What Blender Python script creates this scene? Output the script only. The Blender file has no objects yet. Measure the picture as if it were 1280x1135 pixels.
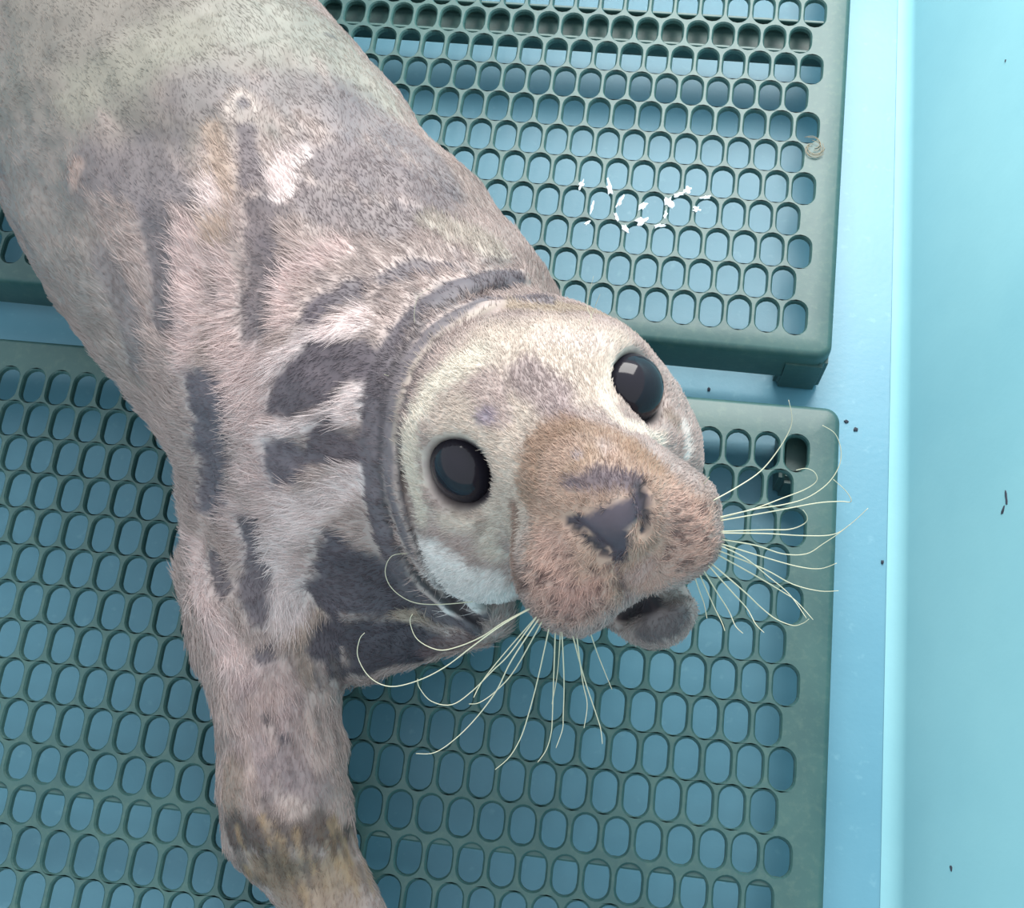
import bpy, bmesh, math, random
import numpy as np
from mathutils import Vector, Matrix
from mathutils.bvhtree import BVHTree

random.seed(7)
rng = np.random.default_rng(7)
scene = bpy.context.scene
col = scene.collection

# ------------------------------------------------------------------ camera
F_PX, CX, CY = 1430.26, 640.0, 567.5
CAM = np.array([-0.1081, -0.26777, 0.8126])
VIEW = np.array([-0.109493, 0.307636, -0.945184]); VIEW /= np.linalg.norm(VIEW)
UP = np.array([-0.090171, 0.943906, 0.317666]); UP -= VIEW * UP.dot(VIEW); UP /= np.linalg.norm(UP)
RIGHT = np.cross(VIEW, UP)
cam_data = bpy.data.cameras.new('camera')
cam_data.sensor_fit = 'HORIZONTAL'; cam_data.sensor_width = 36.0
cam_data.lens = F_PX * 36.0 / 1280.0
cam_data.clip_start = 0.01
cam = bpy.data.objects.new('camera', cam_data); col.objects.link(cam)
M = Matrix.Identity(4)
for i in range(3):
    M[i][0] = RIGHT[i]; M[i][1] = UP[i]; M[i][2] = -VIEW[i]; M[i][3] = CAM[i]
cam.matrix_world = M
scene.camera = cam

# ------------------------------------------------------------------ light
world = bpy.data.worlds.new('sky'); scene.world = world; world.use_nodes = True
bg = world.node_tree.nodes['Background']
bg.inputs['Color'].default_value = (0.86, 0.94, 1.0, 1.0)
bg.inputs['Strength'].default_value = 1.2

def area(name, loc, target, size, power, color):
    d = bpy.data.lights.new(name, 'AREA'); d.shape = 'RECTANGLE'; d.size, d.size_y = size
    d.energy = power; d.color = color
    o = bpy.data.objects.new(name, d); col.objects.link(o); o.location = loc
    o.rotation_euler = (Vector(target) - Vector(loc)).to_track_quat('-Z', 'Y').to_euler()
    return o
area('skylight', (0.0, 0.92, 1.02), (-0.12, 0.08, 0.0), (0.8, 0.8), 26.0, (1.0, 0.97, 0.93))
scene.view_settings.view_transform = 'Standard'
scene.view_settings.look = 'None'
scene.view_settings.exposure = 0.14
scene.view_settings.gamma = 1.0
scene.view_settings.use_curve_mapping = False

# ------------------------------------------------------------------ helpers
def ray(px, py):
    d = RIGHT * ((px - CX) / F_PX) - UP * ((py - CY) / F_PX) + VIEW
    return d
def at_depth(px, py, depth):
    return CAM + ray(px, py) * depth
def at_z(px, py, z):
    d = ray(px, py)
    return CAM + d * ((z - CAM[2]) / d[2])

def srgb(r, g, b):
    out = []
    for c in (r, g, b):
        c = c / 255.0
        out.append(c / 12.92 if c <= 0.04045 else ((c + 0.055) / 1.055) ** 2.4)
    return np.array(out)

def link_mesh(name, verts, faces, mat=None, parent=None, smooth=True):
    me = bpy.data.meshes.new(name)
    me.from_pydata([tuple(v) for v in verts] if not isinstance(verts, np.ndarray) else verts.tolist(), [], faces if isinstance(faces, list) else faces.tolist())
    if smooth:
        me.shade_smooth()
    o = bpy.data.objects.new(name, me); col.objects.link(o)
    if mat: me.materials.append(mat)
    if parent: o.parent = parent
    return o

def tag(o, label=None, cat=None, group=None, kind=None):
    if label: o['label'] = label
    if cat: o['category'] = cat
    if group: o['group'] = group
    if kind: o['kind'] = kind
    return o

def empty(name, loc=(0, 0, 0)):
    o = bpy.data.objects.new(name, None); col.objects.link(o); o.location = loc
    o.empty_display_size = 0.05
    return o

class Nodes:
    def __init__(self, name):
        self.m = bpy.data.materials.new(name); self.m.use_nodes = True
        self.t = self.m.node_tree; self.b = self.t.nodes['Principled BSDF']
    def n(self, kind, **kw):
        x = self.t.nodes.new(kind)
        for k, v in kw.items(): setattr(x, k, v)
        return x
    def l(self, a, b): self.t.links.new(a, b)
    def noise(self, scale, detail=4.0, rough=0.55, coord=None, mapping=None):
        t = self.n('ShaderNodeTexNoise'); t.inputs['Scale'].default_value = scale
        t.inputs['Detail'].default_value = detail; t.inputs['Roughness'].default_value = rough
        if coord is None:
            coord = self.n('ShaderNodeTexCoord').outputs['Object']
        if mapping:
            mp = self.n('ShaderNodeMapping'); mp.inputs['Scale'].default_value = mapping
            self.l(coord, mp.inputs['Vector']); coord = mp.outputs['Vector']
        self.l(coord, t.inputs['Vector'])
        return t.outputs['Fac']
    def ramp(self, fac, stops):
        r = self.n('ShaderNodeValToRGB'); e = r.color_ramp.elements
        while len(e) < len(stops): e.new(0.5)
        for q, (p, c) in zip(e, stops):
            q.position = p; q.color = (*c, 1.0) if len(c) == 3 else c
        self.l(fac, r.inputs['Fac'])
        return r.outputs['Color']
    def mix(self, fac, a, b, mode='MIX'):
        x = self.n('ShaderNodeMix', data_type='RGBA', blend_type=mode)
        for s, v in ((x.inputs[0], fac), (x.inputs[6], a), (x.inputs[7], b)):
            if isinstance(v, (int, float)): s.default_value = v
            elif isinstance(v, (tuple, list, np.ndarray)): s.default_value = (*[float(q) for q in v][:3], 1.0)
            else: self.l(v, s)
        return x.outputs[2]
    def bump(self, h, strength, dist):
        b = self.n('ShaderNodeBump'); b.inputs['Strength'].default_value = strength
        b.inputs['Distance'].default_value = dist
        self.l(h, b.inputs['Height']); self.l(b.outputs['Normal'], self.b.inputs['Normal'])
    def base(self, c):
        if isinstance(c, (tuple, list, np.ndarray)): self.b.inputs['Base Color'].default_value = (*[float(q) for q in c][:3], 1.0)
        else: self.l(c, self.b.inputs['Base Color'])
    def set(self, **kw):
        for k, v in kw.items(): self.b.inputs[k.replace('_', ' ')].default_value = v

# ------------------------------------------------------------------ materials
g = Nodes('pale_blue_gelcoat')
n1 = g.noise(7.0, 5.0, 0.6); n2 = g.noise(90.0, 3.0, 0.6)
c = g.ramp(n1, [(0.3, tuple(srgb(90, 147, 168))), (0.7, tuple(srgb(103, 158, 178)))])
c = g.mix(g.ramp(n2, [(0.62, (0, 0, 0)), (0.75, (0.25, 0.25, 0.25))]), c, tuple(srgb(142, 190, 204)))  # random pale specks, also wet glints painted into the floor colour
g.base(c); g.set(Roughness=0.38); g.bump(g.noise(240.0, 3.0), 0.06, 0.002)
M_TUB = g.m

g = Nodes('pale_cyan_gelcoat')
n1 = g.noise(4.0, 5.0, 0.6)
c = g.ramp(n1, [(0.3, tuple(srgb(126, 182, 194))), (0.7, tuple(srgb(142, 196, 205)))])
g.base(c); g.set(Roughness=0.6); g.bump(g.noise(200.0, 3.0), 0.05, 0.002)
M_WALL = g.m

g = Nodes('green_plastic')
n1 = g.noise(14.0, 5.0, 0.6); n2 = g.noise(160.0, 4.0, 0.65)
c = g.ramp(n1, [(0.3, tuple(srgb(44, 78, 78))), (0.7, tuple(srgb(58, 92, 89)))])
c = g.mix(g.ramp(n2, [(0.5, (0, 0, 0)), (0.72, (0.4, 0.4, 0.4))]), c, tuple(srgb(84, 108, 98)))
g.base(c); g.set(Roughness=0.42); g.bump(n2, 0.12, 0.001)
M_MAT = g.m

# ------------------------------------------------------------------ the tub (setting)
Z_FLOOR, Z_TOP = -0.012, 0.05
def box(name, lo, hi, mat, parent=None, bevel=0.0, seg=2):
    bm = bmesh.new(); bmesh.ops.create_cube(bm, size=1.0)
    for v in bm.verts:
        v.co = Vector([(lo[i] + hi[i]) / 2 + v.co[i] * (hi[i] - lo[i]) for i in range(3)])
    if bevel: bmesh.ops.bevel(bm, geom=bm.edges[:], offset=bevel, segments=seg, affect='EDGES')
    me = bpy.data.meshes.new(name); bm.to_mesh(me); bm.free(); me.materials.append(mat)
    o = bpy.data.objects.new(name, me); col.objects.link(o)
    if parent: o.parent = parent
    return o

X0, X1, Y0, Y1 = -1.35, 0.078, -0.95, 1.25       # inner floor outline (X1 = foot of the right wall)
tag(box('floor', (X0 - .05, Y0 - .05, Z_FLOOR - .02), (X1 + .05, Y1 + .05, Z_FLOOR), M_TUB), kind='structure')

def wall_profile(name, p0, p1, out, height=0.5, radius=0.014, lean=0.36):
    """A coved wall that rises from the line p0-p1 towards 'out'."""
    prof = []
    for k in range(9):
        a = math.radians(k * 8.8)
        prof.append((radius * math.sin(a) - radius * 0.15, Z_FLOOR + radius * (1 - math.cos(a)) + 0.0008))
    prof.append((prof[-1][0] + lean * height, Z_FLOOR + height))
    prof.append((prof[-1][0] + 0.006, Z_FLOOR + height + 0.006))
    prof.append((prof[-1][0] + 0.06, Z_FLOOR + height + 0.006))
    prof.append((prof[-1][0], Z_FLOOR - 0.02)); prof.append((0.0, Z_FLOOR - 0.02))
    vs, fs = [], []
    for (x, y) in (p0, p1):
        for (d, z) in prof: vs.append((x + out[0] * d, y + out[1] * d, z))
    n = len(prof)
    for i in range(n):
        j = (i + 1) % n; fs.append((i, j, n + j, n + i))
    fs.append(tuple(range(n))); fs.append(tuple(range(2 * n - 1, n - 1, -1)))
    o = link_mesh(name, vs, fs, M_WALL, smooth=False)
    bm = bmesh.new(); bm.from_mesh(o.data); bmesh.ops.recalc_face_normals(bm, faces=bm.faces)
    for f in bm.faces: f.smooth = len(f.verts) == 4
    for e in bm.edges: e.smooth = e.calc_face_angle(0) < 0.5
    bm.to_mesh(o.data); bm.free()
    return tag(o, kind='structure')
wall_profile('wall_right', (X1, Y0 - .2), (X1, Y1 + .2), (1, 0))
wall_profile('wall_left', (X0, Y0 - .2), (X0, Y1 + .2), (-1, 0))
wall_profile('wall_back', (X0 - .2, Y1), (X1 + .2, Y1), (0, 1))
wall_profile('wall_front', (X0 - .2, Y0), (X1 + .2, Y0), (0, -1))

# ------------------------------------------------------------------ drain mats
P, RP = 0.02, 0.0266                                # hole pitch along a row, row pitch
def hole_ring(cx, cy, hw, hh, dirs):
    """Points of a stadium outline (half width hw, half height hh) hit by rays from its centre."""
    out = []
    s = hh - hw
    for (dx, dy) in dirs:
        if abs(dx) > 1e-9 and abs(dy / abs(dx)) * hw <= s:
            t = hw / abs(dx)
        else:
            b = abs(dy) * s
            t = b + math.sqrt(max(b * b - (s * s - hw * hw), 0.0))
        out.append((cx + dx * t, cy + dy * t))
    return out
def cell_dirs():
    out = []
    cor = [(P / 2, -RP / 2), (P / 2, RP / 2), (-P / 2, RP / 2), (-P / 2, -RP / 2)]
    for i in range(4):
        a, b = cor[i], cor[(i + 1) % 4]
        for k in range(6):
            t = k / 6
            x, y = a[0] + (b[0] - a[0]) * t, a[1] + (b[1] - a[1]) * t
            out.append((x, y))
    return out
CELL = cell_dirs()
DIRS = [(x / math.hypot(x, y), y / math.hypot(x, y)) for x, y in CELL]
def cell_template(hw, hh):
    """One lattice cell: flat web top, chamfer, draughted wall, underside."""
    rings = [(CELL, 0.0),
             (hole_ring(0, 0, hw + 0.0012, hh + 0.0012, DIRS), 0.0),
             (hole_ring(0, 0, hw + 0.0002, hh + 0.0002, DIRS), -0.0012),
             (hole_ring(0, 0, hw - 0.0003, hh - 0.0003, DIRS), -0.0042)]
    n = len(CELL); vs = []
    for pts, z in rings: vs += [(x, y, z) for x, y in pts]
    fs = []
    for r in range(3):
        for i in range(n):
            j = (i + 1) % n
            fs.append((r * n + i, r * n + j, (r + 1) * n + j, (r + 1) * n + i))
    return np.array(vs), np.array(fs)

def make_mat(label, origin, theta, rows, cols, down, edge, rib_rows, thin_rows, feet, short):
    """down=-1: rows run towards -y from the first row; +1: towards +y.  edge = (right, first side) border in m."""
    root = empty('drain_mat', (origin[0], origin[1], Z_TOP)); root.rotation_euler.z = theta
    tag(root, label, 'mat', 'green plastic drain mats')
    VS, FS, base = [], [], 0
    tpl = {}
    for r in range(rows):
        hh = 0.0130 if r not in thin_rows else 0.0117
        if hh not in tpl: tpl[hh] = cell_template(0.0079, hh)
        tv, tf = tpl[hh]
        for k in range(cols):
            x = -k * P - (P / 2 if r % 2 else 0.0); y = down * r * RP
            VS.append(tv + np.array([x, y, 0])); FS.append(tf + base); base += len(tv)
        xe = P / 2
        if r % 2:                                    # half cells that close the shifted rows
            for (xa, xb) in ((0.0, P / 2), ):
                y = down * r * RP
                q = np.array([[xa, y - RP / 2, 0], [xb, y - RP / 2, 0], [xb, y + RP / 2, 0], [xa, y + RP / 2, 0]])
                VS.append(q); FS.append(np.array([[0, 1, 2, 3]]) + base); base += 4
        else:
            xa, xb = -cols * P, -cols * P + P / 2; y = down * r * RP
            q = np.array([[xa, y - RP / 2, 0], [xb, y - RP / 2, 0], [xb, y + RP / 2, 0], [xa, y + RP / 2, 0]])
            VS.append(q); FS.append(np.array([[0, 1, 2, 3]]) + base); base += 4
    link_mesh('grid', np.concatenate(VS), np.concatenate(FS), M_MAT, root, smooth=False)
    # border
    gx0, gx1 = -cols * P, P / 2
    ya, yb = -down * RP / 2, down * (rows - 0.5) * RP
    gy0, gy1 = min(ya, yb), max(ya, yb)
    ox0, ox1 = gx0 - 0.026, edge[0]
    if down < 0: oy1, oy0 = edge[1], gy0 - 0.026
    else: oy0, oy1 = -edge[1], gy1 + 0.026
    def outline(inset, rad=0.011):
        pts = []
        for (cx, cy, a0) in ((ox1 - rad, oy0 + rad, -90), (ox1 - rad, oy1 - rad, 0), (ox0 + rad, oy1 - rad, 90), (ox0 + rad, oy0 + rad, 180)):
            for k in range(7):
                a = math.radians(a0 + 15 * k); pts.append((cx + (rad - inset) * math.cos(a), cy + (rad - inset) * math.sin(a)))
        return pts
    lv = [([(min(max(x, gx0), gx1), min(max(y, gy0), gy1)) for x, y in outline(0)], 0.0),
          (outline(0.0045), 0.0), (outline(0.0028), -0.0006), (outline(0.0012), -0.0022), (outline(0.0004), -0.0045), (outline(0.0), -0.007),
          (outline(-0.0006), -0.040), (outline(0.0025), -0.040), (outline(0.003), -0.006)]
    vs, fs = [], []; n = 28
    for pts, z in lv: vs += [(x, y, z) for x, y in pts]
    for r in range(len(lv) - 1):
        for i in range(n):
            j = (i + 1) % n; fs.append((r * n + i, r * n + j, (r + 1) * n + j, (r + 1) * n + i))
    rim = link_mesh('rim', vs, fs, M_MAT, root)
    rim.data.set_sharp_from_angle(angle=0.9)
    for (v0, v1, zt) in rib_rows:                    # cross ribs under the webs
        y0, y1 = sorted((down * v0 * RP, down * v1 * RP))
        if y1 - y0 > 0.015:                          # a deep channel: two flanks and a bottom
            box('cross_rib', (gx0, y0, -0.019), (gx1 + 0.004, y0 + 0.0025, -0.004), M_MAT, root, 0.0005, 1)
            box('cross_rib', (gx0, y1 - 0.0025, -0.019), (gx1 + 0.004, y1, -0.004), M_MAT, root, 0.0005, 1)
            box('channel_bottom', (gx0, y0, -0.021), (gx1 + 0.004, y1, -0.0185), M_MAT, root, 0.0005, 1)
        else:
            box('cross_rib', (gx0, y0, -0.024), (gx1 + 0.004, y1, zt), M_MAT, root, 0.001, 1)
    for (fx, fy, sx, sy) in feet:
        box('foot', (fx, fy, Z_FLOOR - Z_TOP), (fx + sx, fy + sy, -0.006), M_MAT, root, 0.004, 3)
    return root

c_, s_ = math.cos(0.0156), math.sin(0.0156)
mat_hi = make_mat('green plastic drain mat with white scraps on it, beyond the pale gap', ((-.2675) * P, 5.147 * P), -0.0156, 17, 34, 1,
                  (0.0278, 0.0290), [(8.68, 9.85, -0.004)], (9,), [], 0)
mat_lo = make_mat('green plastic drain mat under the flipper and the muzzle', (0.0, 0.0), 0.0, 17, 34, -1,
                  (0.0295, 0.0368), [(10.42, 10.68, -0.002)], (10, 11), [], 0)
# feet at the corners (children of their mats)
for (m, fx, fy) in ((mat_hi, 0.0275 - 0.034, -0.0305), (mat_hi, -0.7, -0.0300), (mat_hi, 0.0275 - 0.030, 0.42), (mat_hi, -0.7, 0.42)):
    box('foot', (fx, fy, Z_FLOOR - Z_TOP), (fx + 0.034, fy + 0.022, -0.012), M_MAT, m, 0.004, 3)
for (fx, fy) in ((-0.008, 0.0068), (-0.7, 0.0068), (-0.006, -0.45), (-0.7, -0.45)):
    box('foot', (fx, fy - 0.021, Z_FLOOR - Z_TOP), (fx + 0.034, fy + 0.026, -0.022), M_MAT, mat_lo, 0.004, 3)
# ------------------------------------------------------------------ the seal: one skin grown from a distance field
class Field:
    def __init__(self): self.ops = []
    def cap(self, a, b, ra, rb, k=0.02, sq=1.0, mode='u'):
        self.ops.append(('cap', np.array(a, float), np.array(b, float), ra, rb, k, sq, mode)); return self
    def ell(self, c, axes, r, k=0.015, mode='u'):
        self.ops.append(('ell', np.array(c, float), np.array(axes, float), np.array(r, float), 0, k, 1.0, mode)); return self
    def chain(self, nodes, k=0.02, sq=1.0, k0=None):
        for i in range(len(nodes) - 1):
            (p, r), (q, s) = nodes[i], nodes[i + 1]
            self.cap(p, q, r, s, (k0 if (i == 0 and k0 is not None) else k), sq)
    def poly(self, pts, radii, k=0.004, mode='u'):
        self.ops.append(('poly', np.array(pts, float), np.array(radii, float), None, 0, k, 1.0, mode)); return self
    def __call__(self, Pt):
        d = np.full(len(Pt), 9.0)
        for (t, a, b, ra, rb, k, sq, mode) in self.ops:
            if t == 'cap': c = (a + b) / 2; R = np.linalg.norm(b - a) / 2 + max(ra, rb)
            elif t == 'ell': c = a; R = float(np.max(ra))
            else: c = a.mean(0); R = np.linalg.norm(a - c, axis=1).max() + b.max()
            far = np.sqrt(((Pt - c) ** 2).sum(1)) - R
            idx = np.nonzero(far < np.maximum(d, 0.0) + 2 * k + 0.02 if mode == 'u' else far < 2 * k + 0.01)[0]
            if len(idx) == 0: continue
            q = Pt[idx]
            if t == 'cap':
                s3 = np.array([1.0, 1.0, sq])
                A, B, Q = a * s3, b * s3, q * s3
                ab = B - A; tt = np.clip(((Q - A) @ ab) / max(ab @ ab, 1e-12), 0, 1)
                e = np.sqrt(((Q - A - tt[:, None] * ab) ** 2).sum(1)) - (ra + tt * (rb - ra))
            elif t == 'poly':
                e = np.full(len(q), 9.0)
                for i in range(len(a) - 1):
                    ab = a[i + 1] - a[i]; tt = np.clip(((q - a[i]) @ ab) / max(ab @ ab, 1e-12), 0, 1)
                    e = np.minimum(e, np.sqrt(((q - a[i] - tt[:, None] * ab) ** 2).sum(1)) - (b[i] + tt * (b[i + 1] - b[i])))
            else:
                Q = (q - a) @ b.T
                k0 = np.sqrt(((Q / ra) ** 2).sum(1)) + 1e-9; k1 = np.sqrt(((Q / ra ** 2) ** 2).sum(1)) + 1e-9
                e = k0 * (k0 - 1.0) / k1
            cur = d[idx]
            if mode == 'u':
                h = np.maximum(k - np.abs(cur - e), 0.0) / k
                d[idx] = np.minimum(cur, e) - h * h * k * 0.25
            else:
                h = np.maximum(k - np.abs(-cur - e), 0.0) / k
                d[idx] = np.maximum(cur, -e) + h * h * k * 0.25
        return d

def surface_nets(f, lo, hi, h, B=8):
    lo = np.array(lo); H = h * B
    nb = np.ceil((np.array(hi) - lo) / H).astype(int)
    I = np.stack(np.meshgrid(*[np.arange(n) for n in nb], indexing='ij'), -1).reshape(-1, 3)
    I = I[np.abs(f(lo + (I + 0.5) * H)) < 1.35 * H]
    L = np.stack(np.meshgrid(*[np.arange(B + 1)] * 3, indexing='ij'), -1).reshape(-1, 3)
    cells, verts, keys, quads = None, [], [], []
    N = nb * B + 2
    key = lambda c: (c[..., 0] * N[1] + c[..., 1]) * N[2] + c[..., 2]
    E = [((0,0,0),(1,0,0)),((0,1,0),(1,1,0)),((0,0,1),(1,0,1)),((0,1,1),(1,1,1)),
         ((0,0,0),(0,1,0)),((1,0,0),(1,1,0)),((0,0,1),(0,1,1)),((1,0,1),(1,1,1)),
         ((0,0,0),(0,0,1)),((1,0,0),(1,0,1)),((0,1,0),(0,1,1)),((1,1,0),(1,1,1))]
    for s in range(0, len(I), 600):
        J = I[s:s + 600]
        G = J[:, None, :] * B + L[None]
        V = f((lo + G.reshape(-1, 3) * h)).reshape(len(J), B + 1, B + 1, B + 1)
        C = lambda o: V[:, o[0]:B + o[0], o[1]:B + o[1], o[2]:B + o[2]]
        acc = np.zeros((len(J), B, B, B, 3)); cnt = np.zeros((len(J), B, B, B))
        for (p, q) in E:
            a, b = C(p), C(q); m = (a < 0) != (b < 0)
            t = np.where(m, a / np.where(m, a - b, 1.0), 0.0)
            for ax in range(3): acc[..., ax] += np.where(m, p[ax] + t * (q[ax] - p[ax]), 0.0)
            cnt += m
        act = np.argwhere(cnt > 0)
        cell = J[act[:, 0]] * B + act[:, 1:]
        pos = acc[tuple(act.T)] / cnt[tuple(act.T)][:, None] + cell
        verts.append(lo + pos * h); keys.append(key(cell))
        for ax in range(3):
            o = [0, 0, 0]; o[ax] = 1
            a, b = C((0, 0, 0)), C(tuple(o))
            m = np.argwhere((a < 0) != (b < 0)); sg = a[tuple(m.T)] < 0
            c0 = J[m[:, 0]] * B + m[:, 1:]
            u, w = [x for x in range(3) if x != ax]
            if ax == 1: u, w = w, u
            du = np.zeros(3, int); dw = np.zeros(3, int); du[u] = 1; dw[w] = 1
            q = np.stack([key(c0), key(c0 - du), key(c0 - du - dw), key(c0 - dw)], 1)
            q[~sg] = q[~sg][:, ::-1]
            quads.append(q)
    keys = np.concatenate(keys); verts = np.concatenate(verts); quads = np.concatenate(quads)
    order = np.argsort(keys); ks = keys[order]
    pos = np.clip(np.searchsorted(ks, quads), 0, len(ks) - 1)
    ok = (ks[pos] == quads).all(1)
    return verts, order[pos[ok]]

# head frame: eyes' midpoint, X towards the seal's left (photo right), Fw towards the nose, U towards the crown
def rot_frame(pitch, yaw, roll_e):
    e0 = RIGHT * roll_e[0] - UP * roll_e[1]; e0 /= np.linalg.norm(e0)
    d0 = RIGHT * -roll_e[1] - UP * roll_e[0]; d0 /= np.linalg.norm(d0)
    z0 = -VIEW
    cp, sp, cy, sy = math.cos(pitch), math.sin(pitch), math.cos(yaw), math.sin(yaw)
    Fw = z0 * cp * cy + d0 * sp * cy + e0 * sy
    X = e0 * cy - (z0 * cp + d0 * sp) * sy
    return X, Fw, np.cross(X, Fw)
HX, HF, HU = rot_frame(math.radians(13), math.radians(9), (0.917, -0.399))
if HU.dot(UP) < 0: HU = -HU
HO = at_depth(685, 533, 0.60)
HEAD = np.array([HX, HF, HU])
def hd(x, f, u): return HO + HX * x + HF * f + HU * u

fld = Field()
W = at_z
# trunk: from the hips (outside the frame) to the shoulders
trunk = [(W(-330, -760, 0.12), 0.03), (W(-200, -480, 0.125), 0.075), (W(-20, -200, 0.135), 0.112), (W(135, 20, 0.140), 0.123),
         (W(243, 186, 0.143), 0.126), (W(308, 275, 0.143), 0.126), (W(402, 398, 0.140), 0.122), (W(462, 492, 0.140), 0.112)]
fld.chain(trunk, 0.03, 1.28)
# chest, throat and neck
fld.cap(W(385, 600, 0.115), W(480, 680, 0.115), 0.076, 0.062, 0.03, 1.1)
fld.cap(W(448, 783, 0.091), W(585, 757, 0.105), 0.036, 0.026, 0.018, 1.0)
fld.cap(W(468, 496, 0.155), hd(-0.004, -0.09, -0.014), 0.098, 0.074, 0.03)
fld.cap(W(490, 300, 0.14), W(560, 385, 0.15), 0.056, 0.060, 0.03)
# right shoulder, forearm and hand
fld.chain([(W(326, 640, 0.115), 0.047), (W(328, 730, 0.105), 0.042), (W(340, 820, 0.092), 0.034), (W(350, 905, 0.083), 0.030), (W(354, 975, 0.078), 0.033), (W(366, 1030, 0.076), 0.036)], 0.025, 1.15)
fld.cap(W(252, 716, 0.098), W(285, 790, 0.09), 0.012, 0.018, 0.025)
# rear flippers (outside the frame)
fld.cap(W(-330, -760, 0.12), W(-440, -900, 0.075), 0.03, 0.02, 0.02); fld.cap(W(-330, -760, 0.12), W(-300, -960, 0.075), 0.03, 0.02, 0.02)
for k, (x0, y0, x1, y1, r0, r1) in enumerate(((328, 1050, 408, 1150, .022, .012), (345, 1055, 425, 1175, .020, .011), (362, 1055, 445, 1195, .020, .011), (380, 1050, 462, 1190, .018, .011), (396, 1045, 474, 1165, .015, .009))):
    fld.cap(W(x0, y0, 0.072), W(x1, y1, 0.064), r0, r1, 0.014, 1.1)
# left foreflipper folded under the far side of the chest
fld.cap(W(640, 420, 0.10), W(690, 470, 0.075), 0.04, 0.025, 0.03)

# head
hA = HEAD
fld.ell(hd(0, -0.052, -0.004), hA, (0.080, 0.078, 0.064), 0.03)
for s in (-1, 1):
    fld.ell(hd(s * 0.045, -0.044, -0.048), hA, (0.042, 0.046, 0.042), 0.03)
    fld.ell(hd(s * 0.036, -0.014, 0.019), hA, (0.024, 0.016, 0.014), 0.02)      # brow
fld.cap(hd(0, -0.045, -0.020), hd(0, 0.048, -0.040), 0.050, 0.034, 0.025)       # snout
fld.ell(hd(0, 0.028, -0.020), hA, (0.032, 0.050, 0.026), 0.02)                  # bridge
for s in (-1, 1):
    fld.ell(hd(s * 0.027, 0.047, -0.059), hA, (0.0280, 0.030, 0.032), 0.016)    # whisker pads
fld.ell(hd(0.004, 0.046, -0.072), hA, (0.020, 0.022, 0.018), 0.010)               # upper lip
fld.ell(hd(0, 0.073, -0.036), hA, (0.019, 0.012, 0.014), 0.012)                 # nose pad
fld.cap(hd(0, -0.03, -0.075), hd(0.008, 0.030, -0.103), 0.034, 0.0225, 0.010)    # lower jaw
for s in (-1, 1):
    fld.ell(hd(s * 0.0535, 0.004, -0.002), hA, (0.0155 if s < 0 else 0.0190, 0.020, 0.0185), 0.010, 'sub')   # eye sockets
def hit(px, py, field=None):
    """First point of the seal's field along the line of sight through a photo point."""
    d = ray(px, py); n = np.linalg.norm(d); d = d / n; t = 0.38
    for _ in range(80):
        v = float((field or fld)((CAM + d * t)[None])[0])
        if v < 0.0004: return CAM + d * t
        t += max(v * 0.7, 0.0004)
        if t > 1.2: break
    return None
def path3(pts, sink=0.0):
    out = []
    for (x, y) in pts:
        p = hit(x, y)
        if p is not None: out.append(p - (CAM - p) / np.linalg.norm(CAM - p) * sink)
    return out
def smooth_path(p, it=5):
    p = np.array(p)
    for _ in range(it): p[1:-1] = (p[:-2] + 2 * p[1:-1] + p[2:]) / 4
    return p
ROLL_A = [(690, 377), (655, 372), (615, 374), (575, 390), (540, 415), (512, 450), (494, 495), (487, 545), (487, 595), (496, 640), (513, 682), (540, 722), (575, 752), (610, 772)]
ROLL_B = [(650, 349), (615, 348), (575, 356), (535, 380), (503, 412), (480, 455), (468, 505), (463, 560), (466, 610), (475, 655), (492, 700), (518, 738), (552, 768), (595, 786)]
pa, pb = smooth_path(path3(ROLL_A, 0.0015)), smooth_path(path3(ROLL_B, 0.0010))
nostril_l = path3([(713, 652), (735, 672), (757, 690)], 0.001); nostril_r = path3([(800, 612), (807, 640), (804, 664)], 0.001)
philtrum = path3([(768, 700), (776, 722), (786, 745)], 0.0)
mouth = path3([(752, 787), (778, 766), (812, 747), (862, 729)], 0.006)
for p, r in ((pa, 0.0085), (pb, 0.0098)):
    n = len(p)
    fld.poly(p, [r * (0.45 + 0.55 * math.sin(math.pi * j / (n - 1))) for j in range(n)], 0.0035)
groove = smooth_path(path3([((a[0] + b[0]) / 2 + 1, (a[1] + b[1]) / 2 + 1) for a, b in zip(ROLL_A[1:], ROLL_B[1:])], 0.001))
lip = smooth_path(path3([(x + 12, y + 10) for x, y in ROLL_A[2:-2]], 0.0005))
crease = smooth_path(path3([(252, 575), (254, 615), (252, 655), (244, 690)], 0.001))
for p, r, k in ((nostril_l, 0.0030, 0.004), (nostril_r, 0.0030, 0.004), (philtrum, 0.0008, 0.004), (groove, 0.0030, 0.003), (lip, 0.0026, 0.003), (crease, 0.004, 0.01), (mouth, 0.0065, 0.006)):
    fld.poly(p, [r] * len(p), k, 'sub')
verts, quads = surface_nets(fld, (-1.0, -0.60, 0.02), (0.2, 0.9, 0.36), 0.0024)
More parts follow.
